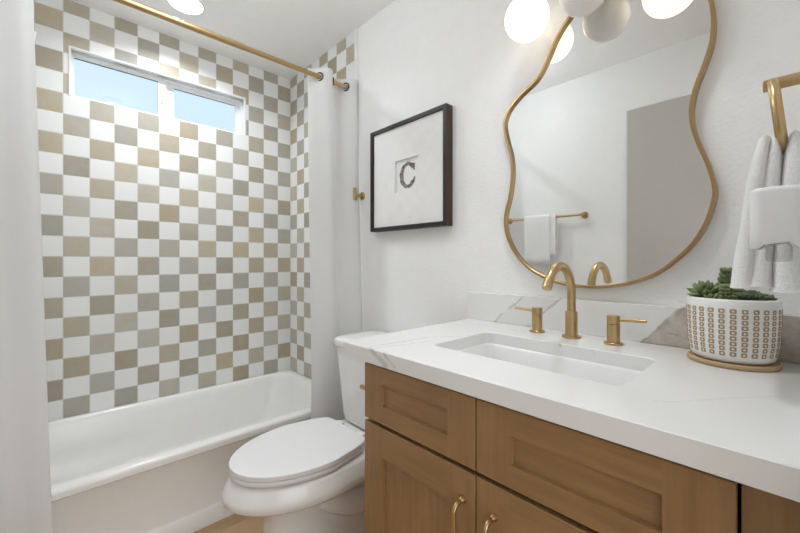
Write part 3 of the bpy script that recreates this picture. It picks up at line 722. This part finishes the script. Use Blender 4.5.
rosette(mb, (PX-0.044, PY+0.030, SZ+0.008), 0.022, 14, 0.1, 1.4, 0.007, 0.004, (-.3, 0, 1), r1); mb.build('leaves', 'leaf', g1, 60)
MB().cyl((PX-0.008, PY+0.043, SZ-0.004), (PX-0.008, PY+0.043, SZ+0.022), 0.006, 12).build('stem', 'leafdark', g1)
g2 = thing('succulent', 'tall stacked leaf succulent in the middle of the patterned pot', 'succulent', (PX, PY+0.005, SZ), 'succulents in the patterned pot')
mb = MB()
for k in range(6):
    f = k/5; rosette(mb, (PX-0.004-0.006*f, PY+0.012-0.004*f, SZ+0.008+0.062*f), 0.026*(1-0.2*f), 5, 0.45, 0.8+0.6*f, 0.0072, 0.0052, (0, 0, 1), r1)
for dx, dy, h_ in ((-0.034, 0.008, 5), (-0.024, -0.012, 4), (0.02, 0.018, 4)):
    for k in range(h_): rosette(mb, (PX+dx, PY+dy, SZ+0.005+0.0085*k), 0.018*(1-.08*k), 6, 0.3, 0.9, 0.007, 0.005, (0, 0, 1), r1)
mb.build('leaves', 'leaf', g2, 60)
MB().cyl((PX-0.004, PY+0.012, SZ-0.004), (PX-0.010, PY+0.008, SZ+0.068), 0.004, 12).build('stem', 'leafdark', g2)
g3 = thing('succulent', 'low dark trailing succulent at the right of the patterned pot', 'succulent', (PX, PY-0.035, SZ), 'succulents in the patterned pot')
mb = MB()
for (dx, dy, rr) in ((-0.03, -0.028, .020), (-0.036, -0.044, .018), (-0.012, -0.050, .020), (-0.016, -0.034, .021), (0.014, -0.036, .022), (-0.004, -0.060, .014), (0.03, -0.02, .020), (-0.046, -0.026, .016)):
    rosette(mb, (PX+dx, PY+dy, SZ+0.013+r1.uniform(0, .006)), rr, 16, 0.0, 1.4, 0.0055, 0.0036, (r1.uniform(-.2, .2), r1.uniform(-.2, .1), 1), r1)
mb.build('leaves', 'leafdark', g3, 60)

# ---------------------------------------------------------------- towel ring on the front wall
TRX, TRZ = -0.300, 1.452
trg = thing('towel_ring', 'brass towel ring at the right edge above the plant', 'towel ring', (TRX, YF, TRZ))
MB().cyl((TRX, YF+0.0005, TRZ), (TRX, YF+0.009, TRZ), 0.024, 32, 0.002).build('rosette', 'brass', trg)
MB().cyl((TRX, YF+0.008, TRZ), (TRX, -2.446, TRZ), 0.0105, 24, 0.001).build('post', 'brass', trg)
rc = Vector((TRX, -2.463, TRZ-0.071)); RR = 0.071
pts = []
for k in range(48):
    a = 2*PI*k/48; zz = RR*math.cos(a); pts.append((TRX + RR*math.sin(a), -2.459 - 0.008*(1-(zz/RR))/1.0*0.9, rc.z + zz + 0.0))
MB().tube(pts, 0.0075, 16, closed=True).build('ring', 'brass', trg)
# hand towel gathered through the ring
tw = thing('hand_towel', 'white terry hand towel hanging from the brass towel ring', 'towel', (TRX, -2.45, 1.08))
mb = MB()
def layer(path, halfx, th, xoff=0.0):
    """hanging fold: path lists (y, z); soft rounded cross-section"""
    rings = []; n = len(path)
    for i, (y, z) in enumerate(path):
        f = i/(n-1); hx = halfx[0] + (halfx[1]-halfx[0])*f**0.8; tt = th[0] + (th[1]-th[0])*f
        if i == 0: hx *= .75; tt *= .45
        if i == 1: tt *= .8
        rings.append([(TRX+xoff + hx*math.copysign(abs(math.cos(q))**0.6, math.cos(q)) , y + tt*math.copysign(abs(math.sin(q))**.8, math.sin(q)) + 0.0008*math.sin(q*3+z*40), z) for q in [2*PI*k/28 for k in range(28)]])
    mb.loft(rings)
layer([(-2.452, 1.352), (-2.450, 1.344), (-2.446, 1.31), (-2.440, 1.27), (-2.434, 1.20), (-2.428, 1.14), (-2.424, 1.095), (-2.424, 1.086)], (0.060, 0.095), (0.010, 0.021))
layer([(-2.4635, 1.347), (-2.463, 1.340), (-2.461, 1.31), (-2.458, 1.27), (-2.452, 1.20), (-2.447, 1.14), (-2.443, 1.098), (-2.443, 1.090)], (0.056, 0.092), (0.0085, 0.024))
layer([(-2.486, 1.352), (-2.487, 1.344), (-2.487, 1.31), (-2.485, 1.27), (-2.480, 1.20), (-2.478, 1.14), (-2.478, 1.09), (-2.478, 1.082)], (0.060, 0.096), (0.011, 0.025))
mb.tube(catmull([(TRX, -2.452, 1.325), (TRX, -2.460, 1.338), (TRX, -2.471, 1.330), (TRX, -2.486, 1.328)], 4), [0.010]*13, 12)
mb.build('cloth', 'terry', tw, 70)

# plug-in freshener and its wall outlet on the front wall
OX, OZ = -0.47, 1.195
wo = thing('wall_outlet', 'white wall outlet behind the plug-in air freshener', 'outlet', (OX, YF, OZ-0.06))
MB().box((OX-0.036, YF+0.0005, OZ-0.058), (OX+0.036, YF+0.006, OZ+0.058), 0.002).build('plate', 'plastic', wo)
MB().box((OX-0.017, YF+0.006, OZ-0.034), (OX+0.017, YF+0.0085, OZ+0.034), 0.001).build('socket', 'trim', wo)
af = thing('air_freshener', 'white plug-in air freshener with clear bottle in front of the towel', 'air freshener', (OX, YF+0.05, OZ-0.05))
mb = MB(); rings = []
for k, (ins, z) in enumerate(((0.002, 1.1505), (0.0, 1.153), (0.0, 1.17), (0.0, 1.232), (0.001, 1.2365), (0.004, 1.2395), (0.010, 1.2405))):
    rings.append([(x, y, z + (0.012*max(0, 1-((y-YF-0.036)/0.020)**2) if k < 2 else 0)) for x, y in rrect(OX-0.033+ins, OX+0.033-ins, YF+0.010+ins, YF+0.066-ins, 0.014, 8)])
mb.loft(rings, False, True); fb = mb.build('body', 'plastic', af, 60)
so = fb.modifiers.new('thick', 'SOLIDIFY'); so.thickness = 0.002; so.offset = -1
MB().box((OX-0.012, YF+0.0086, OZ-0.012), (OX+0.012, YF+0.0110, OZ+0.018)).build('plug', 'plastic', af)
MB().lathe([(0.004, 0.0), (0.015, 0.0), (0.0175, 0.003), (0.0175, 0.022), (0.012, 0.028), (0.008, 0.032), (0.008, 0.050)], (OX, YF+0.036, 1.132), 28, 0.8).build('bottle', 'bottle', af)

# ---------------------------------------------------------------- towel bar and towel on the left wall (seen in the mirror)
bx, bz = XL+0.055, 1.455
tb = thing('towel_bar', 'brass towel bar on the far wall reflected in the mirror', 'towel bar', (XL, -1.17, bz))
MB().cyl((bx, -0.895, bz), (bx, -1.49, bz), 0.0085, 20).build('bar', 'brass', tb)
for y in (-0.90, -1.485):
    mb = MB(); mb.cyl((XL+0.0005, y, bz), (XL+0.010, y, bz), 0.024, 32, 0.002); mb.cyl((XL+0.009, y, bz), (bx+0.012, y, bz), 0.011, 24, 0.002); mb.build('post', 'brass', tb)
tw2 = thing('hand_towel', 'folded white towel over the brass bar reflected in the mirror', 'towel', (bx, -1.15, 1.10))
mb = MB()
def drape(y0, y1, zf, zb2, r, th):
    prof = [(bx+r, zf)] + [(bx+r, zf+(bz-zf)*k/6) for k in range(1, 7)] + [(bx+r*math.cos(a), bz+r*math.sin(a)) for a in [PI*k/10 for k in range(1, 10)]] + [(bx-r, bz-(bz-zb2)*k/6) for k in range(0, 7)]
    rings = []
    ns = 26
    for i in range(ns+1):
        y = y0+(y1-y0)*i/ns
        rings.append([(x + 0.0025*math.sin(y*60+z*9)*(1 if z < bz-.02 else 0), y, z) for x, z in prof])
    mb.loft(rings, False, False, closed=False)
drape(-1.265, -1.065, 1.095, 1.20, 0.021, 0)
drape(-1.305, -1.22, 1.16, 1.22, 0.0135, 0)
o = mb.build('cloth', 'terry', tw2, 70); so = o.modifiers.new('thick', 'SOLIDIFY'); so.thickness = 0.007; so.offset = 0
